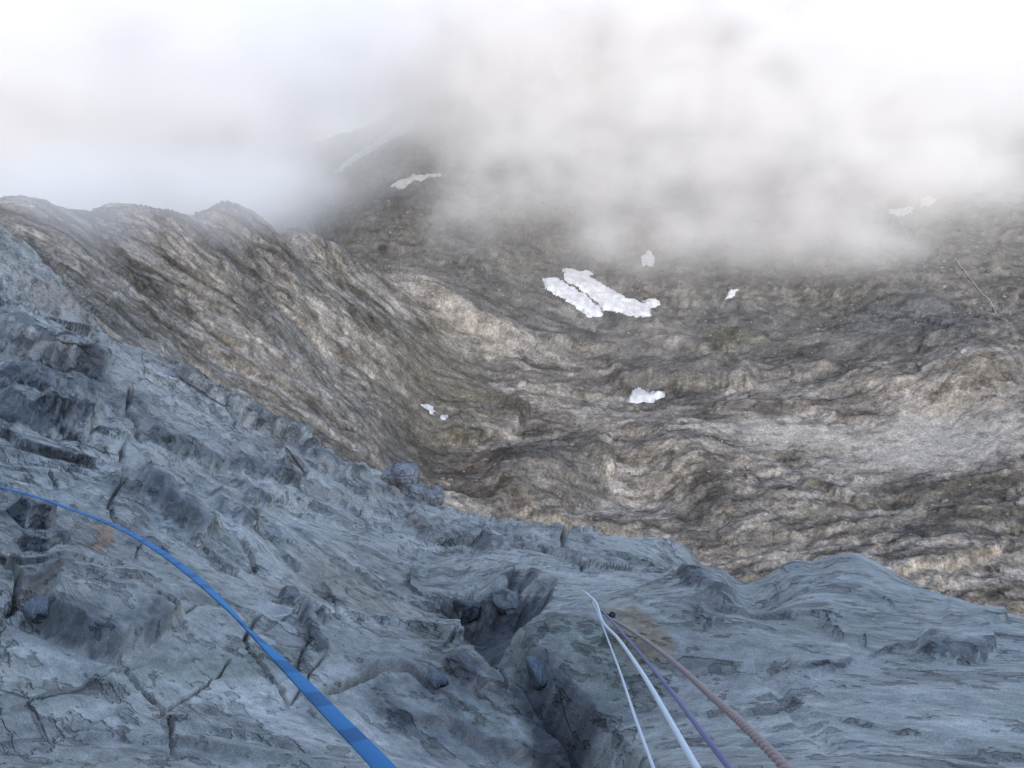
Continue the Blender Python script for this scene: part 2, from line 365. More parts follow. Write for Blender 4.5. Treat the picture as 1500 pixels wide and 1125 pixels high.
band = left * bandL + (1 - left) * bandF; streak = left * (l2 + 0.4 * l1) + (1 - left) * (f2 + 0.4 * f1)
te = left * teL + (1 - left) * teF
col = mix(np.broadcast_to(tan, P.shape), pale, sstep(-0.2, 0.3, band + 0.25 * streak + 0.3 * te - 0.15 + 0.3 * g2))
hollow = sstep(0.12, 0.36, -0.8 * band - 0.25 * streak + 0.9 * g1 + 0.45 * g2 - 0.05 - 0.4 * te)
col = mix(col, turf, 0.54 * hollow)
col = mix(col, dark, 0.34 * sstep(0.25, 0.7, g2 * 0.8 - 0.5 * band + 0.3 * g3) * (0.6 + 0.4 * low))
backc = mix(np.broadcast_to(scree, P.shape), dark, sstep(-0.1, 0.5, g1 + 0.4 * k2 - 0.3))
backc = mix(backc, tan, 0.5 * sstep(0.3, 0.9, k2 * 0.6 + g2 * 0.7 - 0.15 * 1))
backc = mix(backc, blue, 0.6 * sstep(0.0, 0.5, g3))
col = mix(col, backc, sstep(820, 1020, R + 60 * g1) * (1 - 0.7 * left))
for poly, c, a, sf in [([(560,520),(640,470),(720,560),(770,640),(700,650),(640,720),(560,660),(590,590)], turf, 0.62, 30),
     ([(655,700),(760,650),(850,640),(890,690),(880,740),(820,770),(720,760)], np.array([0.115, 0.108, 0.098]), 0.7, 14),
     ([(1040,690),(1080,710),(1070,770),(1010,800),(980,760)], np.array([0.12, 0.112, 0.1]), 0.6, 14),
     ([(900,520),(1050,520),(1100,560),(1040,590),(900,590)], scree * 0.85, 0.75, 14),
     ([(1060,500),(1320,500),(1350,540),(1250,570),(1060,560)], scree, 0.6, 20),
     ([(1020,498),(1090,486),(1120,500),(1060,512)], moss, 0.45, 12), ([(680,660),(760,650),(740,690),(640,720)], rust, 0.55, 14), ([(860,640),(940,640),(900,680)], rust, 0.4, 14),
     ([(1130,760),(1300,740),(1480,700),(1500,740),(1330,800),(1150,800)], turf * 1.2, 0.45, 20), ([(1350,700),(1500,680),(1500,720),(1390,735)], turf, 0.5, 14),
     ([(680,655),(760,640),(770,655),(690,690),(650,690)], pale * 1.15, 0.7, 12), ([(780,590),(860,600),(900,640),(850,650),(790,620)], pale * 1.05, 0.5, 14),
     ([(560,590),(580,640),(545,640),(500,590)], pale, 0.35, 14)]:
    col = mix(col, c, a * feat_mask(X + 22 * g2, Y + 16 * g1, poly, sf))
col = mix(col, np.array([0.50, 0.465, 0.415]) * (1 + 0.0 * U[..., None]), 0.85 * bowl * sstep(-0.7, 0.1, 0.7 - np.abs(g2)))
col *= (1 + 0.22 * fbm(U / 4.5, V / 4.5, 3, 85, 0.7) + 0.25 * small)[..., None]
# every broken slab has a tone of its own
def tone(a, c, seed): return voronoi(a, c, seed)[2] - 0.5
tn_ = left * (0.55 * tone(aL / 12, cL / 6, 701) + 0.5 * tone(aL / 5, cL / 3, 702)) + (1 - left) * (0.5 * tone(aF / 24, cF / 11, 703) + 0.6 * tone(aF / 9, cF / 5, 704)) * (1 - 0.7 * bowl)
col = col * (1 + 0.62 * tn_)[..., None] * np.array([0.965, 0.965, 0.945])
col = np.clip(col * (0.62 + 0.06 * back[..., None] + 0.06 * left[..., None]), 0.02, 0.6)
from mathutils import Matrix
fl_ = np.array([math.cos(rad(10)) * 0.5, math.sin(rad(10)) * 0.5, -0.866]); st_ = np.array([-math.sin(rad(10)), math.cos(rad(10)), 0]); nl_ = np.cross(fl_, st_)
ax_ = fl_ + 0.5 * st_; fl_ = ax_ / np.linalg.norm(ax_); st_ = np.cross(nl_, fl_)
LROT = Matrix([[fl_[i], st_[i], nl_[i]] for i in range(3)]).to_euler()            # the left wall's own axes
basin_o = grid_mesh("mountain_basin", P, rock_mat("basin_rock", [
    (0.16, 0.36, 0.5, 'FBM', LROT, (6, 1, 1), "zl"), (0.45, 0.36, 0.35, 'FBM', LROT, (3, 1, 1), "zl"),
    (0.14, 0.32, 0.5, 'FBM', (0, 0, rad(14)), (3, 1, 1), "zf"), (0.40, 0.34, 0.35, 'FBM', (0, 0, rad(-30)), (2, 1, 1), "zf"),
    (0.09, 0.35, 0.5, 'FBM', (0, 0, 0), (1, 1, 1), "zb"), (0.5, 0.5, 0.3, 'FBM', (0, 0, 0), (1, 1, 1), None), ], bump=0.5, dist=2.0, rough=0.95, spec=0.1, sharp=[(0.028, 0.46, 0.49, 0.72, -0.5, 'patch', LROT, (4, 1, 1), 'zl'), (0.022, 0.45, 0.48, 0.68, -0.5, 'patch', (0, 0, rad(12)), (2.4, 1, 1), 'zf'), (0.05, 0.40, 0.43, 0.7, -0.4, 'patch', (0, 0, 0), (1, 1, 1), None),
    (0.10, 0.0, 0.035, 0.75, -0.5, 'line', LROT, (8, 1, 1), 'zl'), (0.09, 0.0, 0.03, 0.82, -0.4, 'line', (0, 0, rad(12)), (5, 1, 1), 'zf')]),
    attrs={"alb": col, "zl": left, "zf": low * (1 - 0.85 * bowl), "zb": back})
tag(basin_o, kind="structure")

# ------------------------------------------------------------------ snow
def snow_mat():
    m, n, l, b = new_mat("old_snow")
    tc = N(n, "ShaderNodeTexCoord"); t = N(n, "ShaderNodeTexNoise", Scale=0.12, Detail=6.0, Roughness=0.65); l.new(tc.outputs["Object"], t.inputs["Vector"])
    cr = N(n, "ShaderNodeValToRGB"); e = cr.color_ramp.elements
    e[0].position = 0.30; e[0].color = (0.28, 0.27, 0.26, 1); e[1].position = 0.62; e[1].color = (0.50, 0.505, 0.515, 1)
    l.new(t.outputs["Fac"], cr.inputs[0]); l.new(cr.outputs[0], b.inputs["Base Color"]); b.inputs["Roughness"].default_value = 0.7
    bp = N(n, "ShaderNodeBump", Strength=0.5, Distance=1.0); l.new(t.outputs["Fac"], bp.inputs["Height"]); l.new(bp.outputs[0], b.inputs["Normal"])
    return m
SNOWM = snow_mat()
def snow_patch(key, label, thick, grow=0.4):
    allp_ = sum([SNOW[q] for q in key.split('+')], [])
    sd = np.full(XP.shape, 9.0); i = near(XP, YP, allp_, 8); x_, y_ = XP[i], YP[i]
    x_ = x_ + 4.0 * fbm(x_ / 12, y_ / 12, 4, 91, 0.6); y_ = y_ + 2.6 * fbm(x_ / 12, y_ / 10, 4, 92, 0.6); sd[i] = np.minimum.reduce([poly_sd(x_, y_, SNOW[q]) for q in key.split('+')]) - grow; m = sd < 0
    med = np.percentile(DP[m], 40); m &= np.abs(DP - med) < 0.16 * med
    m = (sd < 4.5) & (np.abs(DP - med) < 0.17 * med)
    fm = m[:-1, :-1] & m[1:, :-1] & m[:-1, 1:] & m[1:, 1:]
    sm = P.copy()
    for _ in range(4): sm[1:-1, 1:-1] = (sm[1:-1, 1:-1] * 2 + sm[2:, 1:-1] + sm[:-2, 1:-1] + sm[1:-1, 2:] + sm[1:-1, :-2]) / 6
    top = sm + np.array([0, 0, 1]) * (thick * np.clip(-sd / 2.6, -1.2, 1.0))[..., None]      # the rim dips below the rock
    idx = -np.ones(m.shape, np.int64); used = np.zeros(m.shape, bool)
    i, j = np.nonzero(fm)
    for di in (0, 1):
        for dj in (0, 1): used[i + di, j + dj] = True
    idx[used] = np.arange(used.sum()); n = int(used.sum())
    a, b2, c, e = idx[i, j], idx[i, j + 1], idx[i + 1, j + 1], idx[i + 1, j]
    faces = np.stack([a, b2, c, e], 1).tolist()
    verts = top[used]
    org = verts[:n].mean(0)
    me = bpy.data.meshes.new("snow_patch"); me.from_pydata((verts - org).tolist(), [], faces); me.materials.append(SNOWM)
    me.polygons.foreach_set("use_smooth", np.ones(len(me.polygons), bool)); me.update()
    o = bpy.data.objects.new("snow_patch", me); o.location = org; sc.collection.objects.link(o)
    tag(o, label, "snow patch", "old snow patches in the basin"); return o
for k, lb, th in [('long+short', "largest white snow patch, of two slanting lobes, below the cloud edge", 3.0),
     ('ledge', "small ragged snow patch at the foot of a dark cliff on the basin floor", 5.0), ('sliver', "thin slanting snow sliver on the dark scree slope", 1.5),
     ('mist', "snow patch half lost in the cloud above the two-lobed snow patch", 2.0), ('shelf', "narrow snow shelf at the misty edge of the high back slope", 1.5),
     ('pocket', "small ring of snow in a rock pocket beside the snow shelf", 1.5), ('gully', "tiny string of snow in the gully below the tan wall", 0.8),
     ('crumb', "snow crumb just below the tiny string of snow", 1.0), ('peak', "steep snowfield along the crest of the far misty peak", 4.0), ('band', "pale snow band crossing the misty slope under the far peak", 2.0)]:
    snow_patch(k, lb, th, 3.0 if '+' in k else (1.5 if k == 'ledge' else 0.3))

# ------------------------------------------------------------------ fallen boulders lying about the basin (beyond counting)
def boulders(n=7000):
    rs = np.random.RandomState(5); Rr, Cc = U.shape
    ok = (X > -60) & (X < 1560) & (Y > 250) & (R > 350) & (R < 1500) & (left < 0.5) & (bowl < 0.3)
    wgt = ok * np.gradient(R, axis=0) * R * (0.15 + back + 0.8 * hollow * low) * (0.1 + sstep(-0.2, 0.6, fbm(U / 70, V / 70, 3, 95)))
    w1 = np.clip(wgt, 0, None).ravel(); pick = rs.choice(w1.size, n, p=w1 / w1.sum()); base_p = P.reshape(-1, 3)[pick]
    g = (1 + 5 ** 0.5) / 2
    ico = np.array([(-1,g,0),(1,g,0),(-1,-g,0),(1,-g,0),(0,-1,g),(0,1,g),(0,-1,-g),(0,1,-g),(g,0,-1),(g,0,1),(-g,0,-1),(-g,0,1)], float) / 1.9
    fc_ = np.array([(0,11,5),(0,5,1),(0,1,7),(0,7,10),(0,10,11),(1,5,9),(5,11,4),(11,10,2),(10,7,6),(7,1,8),(3,9,4),(3,4,2),(3,2,6),(3,6,8),(3,8,9),(4,9,5),(2,4,11),(6,2,10),(8,6,7),(9,8,1)])
    size = 0.55 + 2.4 * rs.rand(n) ** 5 + 0.6 * rs.rand(n); sc3 = size[:, None] * rs.uniform(0.6, 1.25, (n, 3)); sc3[:, 2] *= 0.75
    v = ico[None] * (1 + rs.uniform(-0.28, 0.28, (n, 12, 1))) * sc3[:, None]; th = rs.rand(n) * 6.28
    v = np.stack([v[..., 0] * np.cos(th)[:, None] - v[..., 1] * np.sin(th)[:, None], v[..., 0] * np.sin(th)[:, None] + v[..., 1] * np.cos(th)[:, None], v[..., 2]], -1) + base_p[:, None] + np.array([0, 0, 0.15])
    F = (fc_[None] + 12 * np.arange(n)[:, None, None]).reshape(-1, 3).astype(np.int32)
    me = bpy.data.meshes.new("scree_boulders"); me.vertices.add(n * 12); me.vertices.foreach_set("co", v.astype(np.float32).ravel())
    me.loops.add(F.size); me.loops.foreach_set("vertex_index", F.ravel()); me.polygons.add(len(F)); me.polygons.foreach_set("loop_start", np.arange(0, F.size, 3, dtype=np.int32)); me.update(calc_edges=True)
    t = 0.07 + 0.13 * rs.rand(n) ** 2; tn = np.stack([t, t * 0.96, t * 0.9, np.ones(n)], 1)
    a = me.attributes.new("alb", 'FLOAT_COLOR', 'POINT'); a.data.foreach_set("color", np.repeat(tn, 12, 0).astype(np.float32).ravel())
    me.materials.append(basin_o.data.materials[0]); o = bpy.data.objects.new("scree_boulders", me); sc.collection.objects.link(o); tag(o, kind="stuff")
boulders()
# ------------------------------------------------------------------ the rock face in front: smooth base
FG = [  # px, py, distance in metres
 (0,1125,1.75),(300,1125,1.75),(560,1125,1.85),(800,1125,2.1),(1140,1120,1.45),(1500,1125,1.5),(0,900,2.6),(250,900,2.75),(500,900,3.2),(690,930,3.6),(890,900,2.55),(1000,960,2.25),(1140,980,2.1),(1300,960,2.2),(1500,970,2.2),
 (0,715,4.2),(200,750,4.2),(400,760,4.8),(600,810,6),(760,800,7.6),(0,550,8),(200,600,8),(400,660,8.5),(560,725,8.6),(150,500,12),(0,450,14),(950,850,6.6),(1050,880,5.2),(1260,880,3.0)]
EDGE = [(-200,240,28),(0,348,20),(150,460,16),(330,590,12.5),(470,643,10.5),(560,695,9.6),(640,742,9.2),(760,783,8.9),(900,808,8.6),(1030,828,8.0),(1112,875,5.6),(1150,866,4.6),(1195,842,4.2),(1270,815,3.9),(1320,838,3.7),(1370,864,3.5),(1500,892,3.3),(1700,960,3.3)]
q_ = np.array(FG + EDGE, float); fp = at_range(q_[:, 0], q_[:, 1], q_[:, 2])
e_ = np.array(EDGE, float); ep = at_range(e_[:, 0], e_[:, 1], e_[:, 2])
hd = ep.copy(); hd[:, 2] = 0; hd /= np.linalg.norm(hd, axis=1, keepdims=True)
outp = [ep + e_[:, 2:3] * k * (hd * math.cos(rad(a)) - np.array([0, 0, 1]) * math.sin(rad(a))) for k, a in ((.22, 54), (.8, 62))]
cen = fp.mean(0); nn = np.linalg.svd(fp - cen)[2][2]; nn = nn if nn @ (-cen) > 0 else -nn
e1 = np.array([1, 0, 0]) - nn * nn[0]; e1 /= np.linalg.norm(e1); e2 = np.cross(nn, e1)
face = Surf(np.concatenate([fp] + outp), cen, e1, e2, nn, 1e-5)
phis = np.radians(np.concatenate([np.linspace(205, 130, 40, endpoint=False), np.linspace(130, 50, 1080), np.linspace(49.5, -30, 40)]))
U, V, R = face.grid(phis, .3, 60, 780, mx=110, minw=0.08)
Wf = face.w(U, V); Pf = face.P(U, V, Wf); X, Y, D = project(Pf)
Y = np.where(D > 0.02, Y, 9999); mpp = np.clip(D, 0.2, 30) / FOC
# foliation runs down to the right across the face
a0 = at_range(np.array([150., 430]), np.array([760., 1010]), np.array([3.9, 2.5])); ua, va = face.uv(a0)
FOL = math.degrees(math.atan2(va[1] - va[0], ua[1] - ua[0]))
wu, wv = U + 0.35 * fbm(U / 1.6, V / 1.6, 3, 101), V + 0.35 * fbm(U / 1.6, V / 1.6, 3, 102)
fa, fc = rot(wu, wv, FOL)
rib = sstep(0, 1, feat_mask(X, Y, [(770,925),(820,880),(870,865),(990,870),(1110,880),(1190,800),(1800,700),(1900,1500),(1000,1500),(950,1130),(850,1015)], 30))
far = sstep(3.6, 7.0, D)
dr_ = np.gradient(R, axis=0)
fine = 1 - sstep(2.6, 5.5, D)                          # finer relief only where the mesh can carry it
rough = sstep(-0.15, 0.5, fbm(fa / 1.4, fc / 0.7, 3, 251))
tmf = sstep(-0.2, 0.3, fbm(fa / 2.2, fc / 1.3, 3, 243)); tmn = sstep(-0.1, 0.3, fbm(fa / 0.9, fc / 0.5, 3, 244))
slab = sstep(-0.1, 0.35, fbm(fa / 1.8, fc / 0.9, 2, 240))                         # some sheets are left smooth
d = far * 0.32 * broken(fa / 2.6, fc / 1.0, 201) * (1 - 0.6 * rib)
d += sstep(7, 13, D) * 0.7 * broken(fa / 3.6, fc / 1.5, 207) + sstep(7, 13, D) * 0.25 * broken(fa / 1.2, fc / 0.6, 208)
d += (0.30 + 0.70 * far) * 0.12 * broken(fa / 0.95, fc / 0.42, 211) * (1 - 0.2 * rib)
d += (0.12 + 0.88 * slab) * (0.045 + 0.03 * far) * broken(fa / 0.34, fc / 0.17, 221)
d += (0.15 + 0.85 * slab) * fine * 0.017 * broken(fa / 0.12, fc / 0.07, 231)
d += rough * fine * 0.007 * broken(fa / 0.05, fc / 0.028, 235)
d += 0.025 * fbm(U / 1.3, V / 1.3, 3, 241) + 0.004 * fine * fbm(U / 0.2, V / 0.2, 3, 245, 0.55)
d += (0.12 + 0.88 * far) * 0.13 * tmf * terrace(fc / 0.85 + 0.9 * fbm(fa / 2.0, fc / 1.2, 4, 246, 0.55), 247, np.clip(3.5 * dr_ / 0.85, 0.07, 0.4)) * (1 - 0.6 * rib)
d += (0.35 + 0.65 * far) * 0.040 * tmn * terrace(fc / 0.26 + 0.9 * fbm(fa / 0.8, fc / 0.5, 3, 249, 0.55), 250, np.clip(3.5 * dr_ / 0.26, 0.08, 0.6)) * (1 - 0.4 * rib)
d -= far * d[(far > 0.8) & (D < 20)].mean() + (1 - far) * d[(far < 0.2) & (D > 1)].mean()
# ledges, cracks, hollows where the photograph shows them (heights in photo pixels at their own distance)
jx = X + 5 * fbm(X / 26, Y / 26, 3, 261); jy = Y + 4 * fbm(X / 26, Y / 22, 3, 262)
h = np.zeros_like(d); riser_dark = np.zeros_like(d)
for pts, hh, fcw, fd in [
     ([(-20,610),(0,620),(35,634),(60,648),(105,654),(124,664)],30,12,75),([(-20,490),(0,500),(40,520),(80,545),(120,560),(155,572)],26,10,60),([(-20,560),(0,574),(50,600),(100,612),(142,618)],34,16,52),
     ([(196,652),(230,665),(265,672),(320,686),(360,700),(410,720)],15,6,60),([(186,730),(222,738),(250,760),(270,776),(290,806)],24,9,60),([(0,755),(30,782),(60,785),(86,772)],20,8,55),
     ([(326,712),(345,732),(370,746),(405,748)],15,6,40),([(325,584),(370,603),(400,623),(430,627),(470,644)],18,7,40),([(245,553),(275,580),(300,596),(330,604)],24,8,45),([(445,645),(480,674),(505,692),(545,694)],16,6,40),
     ([(20,925),(60,938),(120,965),(168,980),(184,962),(215,952),(250,932),(276,898)],32,10,150),([(15,795),(28,820),(60,822),(110,800)],12,6,45),([(400,868),(430,905),(452,945),(476,972)],14,5,30),
     ([(640,975),(670,1000),(715,1022),(752,1026)],20,8,60),([(300,735),(330,755),(350,775),(380,775)],15,6,40),([(385,690),(400,712),(425,722),(440,722)],14,6,36),([(430,895),(455,905),(470,925)],8,4,30),
     ([(1012,896),(1040,918),(1062,916)],12,5,30),([(970,842),(1005,862),(1045,876),(1085,880)],12,5,40),([(500,700),(540,715),(570,722)],12,5,40),([(690,800),(720,815),(750,812)],14,6,36),
     ([(535,1030),(560,1055),(610,1065),(660,1062)],10,6,60),([(620,1045),(700,1090),(770,1110),(830,1140)],12,7,70),([(1150,985),(1200,990),(1260,965)],7,6,60),([(1340,955),(1400,965),(1470,945)],16,10,60),([(1380,905),(1430,915),(1480,905)],8,8,40)]:
    h += scarp(jx, jy, pts, 1.1 * hh, fcw * 1.3, fd)
    riser_dark = np.maximum(riser_dark, scarp(jx + 2 * fbm(X / 12, Y / 12, 2, 265), jy + 4 * fbm(X / 14, Y / 14, 2, 266) + 2, pts, 1.0, 2.5, 1.5 * (0.6 * hh + fcw)))
for pts, dp, wdt in [
     ([(184,575),(188,600),(195,628),(206,658)],10,4),([(170,668),(178,690),(182,704),(165,728),(160,748),(167,770)],10,4),([(384,898),(370,918),(361,936),(364,948),(395,985),(424,1036)],14,4.5),([(424,1036),(440,1012),(455,985),(472,965)],12,4),
     ([(432,985),(445,955),(455,940)],9,3),([(228,1064),(250,1042),(290,1015),(322,986),(336,962)],11,4),([(172,978),(192,998),(232,1042),(246,1085),(255,1125)],9,4),([(268,905),(288,893),(300,888)],10,4),([(8,828),(25,850),(30,880),(18,897),(2,905)],22,9),
     ([(473,848),(487,866),(498,906)],9,3),([(180,915),(215,912),(250,924)],7,3),([(1204,896),(1220,912),(1237,929)],10,3.5),([(1274,864),(1295,874),(1313,887)],9,3.5),([(1262,924),(1271,936)],7,3),
     ([(652,946),(660,936),(664,930)],14,5),([(470,1012),(515,1000),(560,980),(600,976),(628,1000),(655,1030),(685,1046)],20,13),([(885,880),(905,872),(925,868)],7,3),([(1275,955),(1320,940),(1380,928)],6,4),([(1180,975),(1215,972)],6,4),
     ([(820,790),(838,812),(850,835),(880,838)],8,4),([(940,815),(965,830),(990,838)],7,3),([(1110,955),(1165,1030),(1230,1100)],7,34),([(735,930),(760,955),(790,1000)],22,9),([(300,800),(322,822),(350,838)],10,6),([(355,788),(366,812),(376,838)],14,6),
     ([(560,862),(585,872)],7,4),([(590,905),(612,912)],6,3),([(95,745),(110,752)],5,3),([(70,690),(85,712)],8,4),([(90,682),(115,700)],7,3),([(205,795),(200,820)],6,3),([(235,800),(250,812)],7,4)]:
    h += crack(X + 3.0 * fbm(X / 40, Y / 40, 2, 271) + 1.2 * np.sign(fbm(X / 9, Y / 9, 1, 273)), Y + 3.0 * fbm(X / 40, Y / 40, 2, 272), pts, dp * 1.5, max(1.9, wdt * 0.6))
# the gully behind the big slab, its hole, and the groove along the rib
dg, sg, tg = seg_dist(jx, jy, [(445,640),(520,745),(560,790),(602,832),(632,862),(664,908)])
h -= np.where(sg < 0, (12 + 42 * sstep(.1, .8, tg)) * sstep(0, 7, dg) * (1 - sstep(12, 90 + 60 * tg, dg)) * sstep(0, .2, tg), 0)
hole = feat_mask(jx, jy, [(604,842),(640,836),(700,842),(770,842),(806,856),(800,880),(770,905),(738,924),(694,914),(664,902),(634,866)], 9)
h -= 80 * hole
h += 20 * bump(ell(X, Y, 690, 812, 95, 16, 6)) + 8 * bump(ell(X, Y, 600, 760, 60, 20, 30))
dr, sr, tr = seg_dist(X + 1.5 * fbm(X / 30, Y / 30, 2, 281), Y, [(766,926),(806,965),(850,1017),(905,1075),(950,1128),(1010,1200)])
h -= np.where(sr > 0, (30 + 110 * sstep(0, .7, tr)) * sstep(0, 6, dr) * (1 - sstep(14, 55 + 60 * tr, dr)), 0)
h += np.where(sr < 0, 7 * sstep(0, 8, dr) * (1 - sstep(20, 160, dr)), 0)
h += 8 * bump(ell(X, Y, 940, 915, 60, 40, 35)) + 22 * bump(ell(X, Y, 165, 895, 80, 60, 20)) + 10 * bump(ell(X, Y, 80, 835, 60, 26, -10)) - 40 * bump(ell(X, Y, 36, 884, 24, 18, 30))
h -= 10 * bump(ell(X, Y, 1450, 950, 70, 24, -10)) + 8 * bump(ell(X, Y, 1300, 1060, 130, 26, 20))
h -= 62 * bump(ell(X, Y, 1122, 838, 62, 46, 10)) + 20 * bump(ell(X, Y, 1200, 815, 40, 30))
gpx = [np.hypot(np.gradient(X, axis=a), np.gradient(Y, axis=a)) + 0.3 for a in (0, 1)]
steep = np.hypot(np.gradient(h, axis=0) / gpx[0], np.gradient(h, axis=1) / gpx[1])
d *= 1 / (1 + (steep / 1.1) ** 2)                     # walls of clefts are clean breaks
d += h * mpp * (1 - 0.85 * sstep(7, 12, D))
Pface = face.P(U, V, Wf + d)
# ------------------------------------------------------------------ the face's colours, some with shade painted in
XF, YF, DF = project(Pface)
base = np.array([0.378, 0.350, 0.296]); lightc = np.array([0.485, 0.452, 0.388]); darkc = np.array([0.16, 0.16, 0.155]); och = np.array([0.27, 0.215, 0.135]); rustc = np.array([0.42, 0.255, 0.15]); grn = np.array([0.225, 0.235, 0.175])
c1 = fbm(wu / 1.1, wv / 1.1, 4, 301); c2 = fbm(fa / 0.5, fc / 0.16, 4, 303, 0.6); c3 = fbm(U / 0.09, V / 0.09, 3, 305, 0.65); c4 = fbm(wu / 0.35, wv / 0.35, 3, 307)
colf = mix(np.broadcast_to(base, Pface.shape), lightc, sstep(-0.25, 0.7, 0.7 * c1 + 0.5 * c2))
colf = mix(colf, darkc, 0.75 * sstep(0.25, 0.85, 0.55 * rough + 0.7 * c2 + 0.35 * c3 - 0.15))
colf = mix(colf, grn, 0.5 * sstep(0.15, 0.7, c4 + 0.3 * c1))
# ledge risers painted dark: shade put into the colour, beside their fresher broken rock
colf = mix(colf, np.array([0.115, 0.118, 0.118]), 0.72 * np.clip(riser_dark * 1.4, 0, 1) * sstep(-0.5, 0.2, c4 + 0.4 * c2))
for poly, c, a, sf in [([(880,890),(930,880),(975,915),(992,945),(965,965),(920,975),(890,930)], np.array([0.34, 0.255, 0.165]), 0.9, 9), ([(136,772),(166,772),(164,795),(148,812),(140,806)], rustc, 0.8, 4), ([(20,865),(80,845),(115,836),(105,850),(50,878)], rustc * 0.6, 0.5, 7),
     ([(440,800),(520,820),(640,900),(640,940),(560,900),(430,850)], och, 0.5, 28), ([(380,850),(440,850),(420,870)], rustc * 0.8, 0.4, 10), ([(800,920),(900,890),(950,1010),(900,1050)], grn * 1.15, 0.6, 26), ([(205,1030),(235,1030),(245,1075),(215,1070)], och, 0.4, 14),
     ([(-20,560),(40,545),(95,575),(140,612),(60,600)], darkc, 0.6, 12), ([(585,838),(640,832),(700,838),(770,838),(815,852),(800,890),(740,930),(650,905)], darkc * 0.4, 0.9, 6), ([(775,940),(830,1000),(940,1130),(800,1135),(750,1010)], darkc * 0.4, 0.9, 14), ([(180,600),(210,610),(205,650),(165,640)], np.array([.29, .25, .20]), .5, 10),  # hole and groove: their shade is painted into the colour
     ([(0,350),(140,440),(300,560),(330,590),(200,520),(60,430)], np.array([.26, .22, .18]), .7, 26), ([(690,1035),(740,1055),(715,1075),(668,1055)], grn * 1.2, .6, 6)]:
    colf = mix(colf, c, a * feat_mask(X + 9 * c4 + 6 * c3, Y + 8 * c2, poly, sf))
colf *= (1 + 0.30 * c3 * (0.4 + 0.6 * rough) * (0.4 + 0.6 * fine) + 0.12 * fine * fbm(U / 0.03, V / 0.03, 2, 309))[..., None]
tf = 0.26 * (voronoi(fa / 0.95, fc / 0.42, 711)[2] - 0.5) + 0.30 * (voronoi(fa / 0.34, fc / 0.17, 712)[2] - 0.5) * slab + 0.20 * far * (voronoi(fa / 2.6, fc / 1.0, 713)[2] - 0.5)
colf = np.clip(colf * 1.15 * (1 + tf)[..., None], 0.03, 0.62)
from mathutils import Matrix
dA = e1 * math.cos(rad(FOL)) + e2 * math.sin(rad(FOL)); dC = np.cross(nn, dA)
FROT = Matrix([[dA[i], dC[i], nn[i]] for i in range(3)]).to_euler()
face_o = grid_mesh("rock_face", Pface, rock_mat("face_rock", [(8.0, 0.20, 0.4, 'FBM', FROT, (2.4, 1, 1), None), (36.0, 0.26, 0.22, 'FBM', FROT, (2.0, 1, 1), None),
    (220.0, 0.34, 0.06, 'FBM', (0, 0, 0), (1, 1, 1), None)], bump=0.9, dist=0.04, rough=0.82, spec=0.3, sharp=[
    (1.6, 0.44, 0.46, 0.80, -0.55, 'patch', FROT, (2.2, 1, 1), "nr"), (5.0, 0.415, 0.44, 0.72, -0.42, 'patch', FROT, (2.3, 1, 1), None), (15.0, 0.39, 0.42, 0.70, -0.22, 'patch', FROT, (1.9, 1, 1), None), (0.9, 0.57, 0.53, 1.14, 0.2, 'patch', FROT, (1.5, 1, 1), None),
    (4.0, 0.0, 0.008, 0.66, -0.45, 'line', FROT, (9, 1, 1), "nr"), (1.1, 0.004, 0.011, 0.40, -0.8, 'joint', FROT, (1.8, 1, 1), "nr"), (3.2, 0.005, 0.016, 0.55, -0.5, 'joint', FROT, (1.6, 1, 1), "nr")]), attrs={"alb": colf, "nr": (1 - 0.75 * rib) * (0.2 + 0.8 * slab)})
tag(face_o, kind="structure")
# unseen rise of the mountain behind the viewer, put in to shade the face
s_, t_ = np.meshgrid(np.linspace(-30, 26, 200), np.linspace(0, 1, 80)); t_ = 14 * t_ ** 1.3
yy = -1.6 - 0.45 * t_ - 0.02 * np.abs(s_) + 0.6 * fbm(s_ / 5, t_ / 5, 4, 401) * sstep(0, 6, t_)
Pw = np.stack([s_, yy, t_ - 4.5 - 0.25 * s_], -1)
w_o = grid_mesh("upper_shade_wall", Pw, face_o.data.materials[0], attrs={"alb": np.broadcast_to(base, Pw.shape) * (1 + 0.25 * fbm(s_ / 3, t_ / 3, 4, 403))[..., None], "nr": np.ones(s_.shape)}); tag(w_o, kind="structure")

# ------------------------------------------------------------------ distance to the rock along a photo pixel
BIN = 3
zb = np.full((int(1500 / BIN) + 160, int(1800 / BIN) + 200), 1e9)
rng = np.linalg.norm(Pface, axis=-1); okb = (DF > 0.05) & (XF > -280) & (XF < 1780) & (YF > 100) & (YF < 1560)
bi = ((YF[okb] - 0) / BIN).astype(int); bj = ((XF[okb] + 300) / BIN).astype(int)
np.minimum.at(zb, (bi, bj), rng[okb])
for _ in range(6):
    nb = np.minimum.reduce([np.roll(zb, s, a) for s in (1, -1) for a in (0, 1)]); zb = np.where(zb > 1e8, nb, zb)
def rock_range(px, py):
    i = int(np.clip(py / BIN, 0, zb.shape[0] - 1)); j = int(np.clip((px + 300) / BIN, 0, zb.shape[1] - 1)); return zb[i, j]
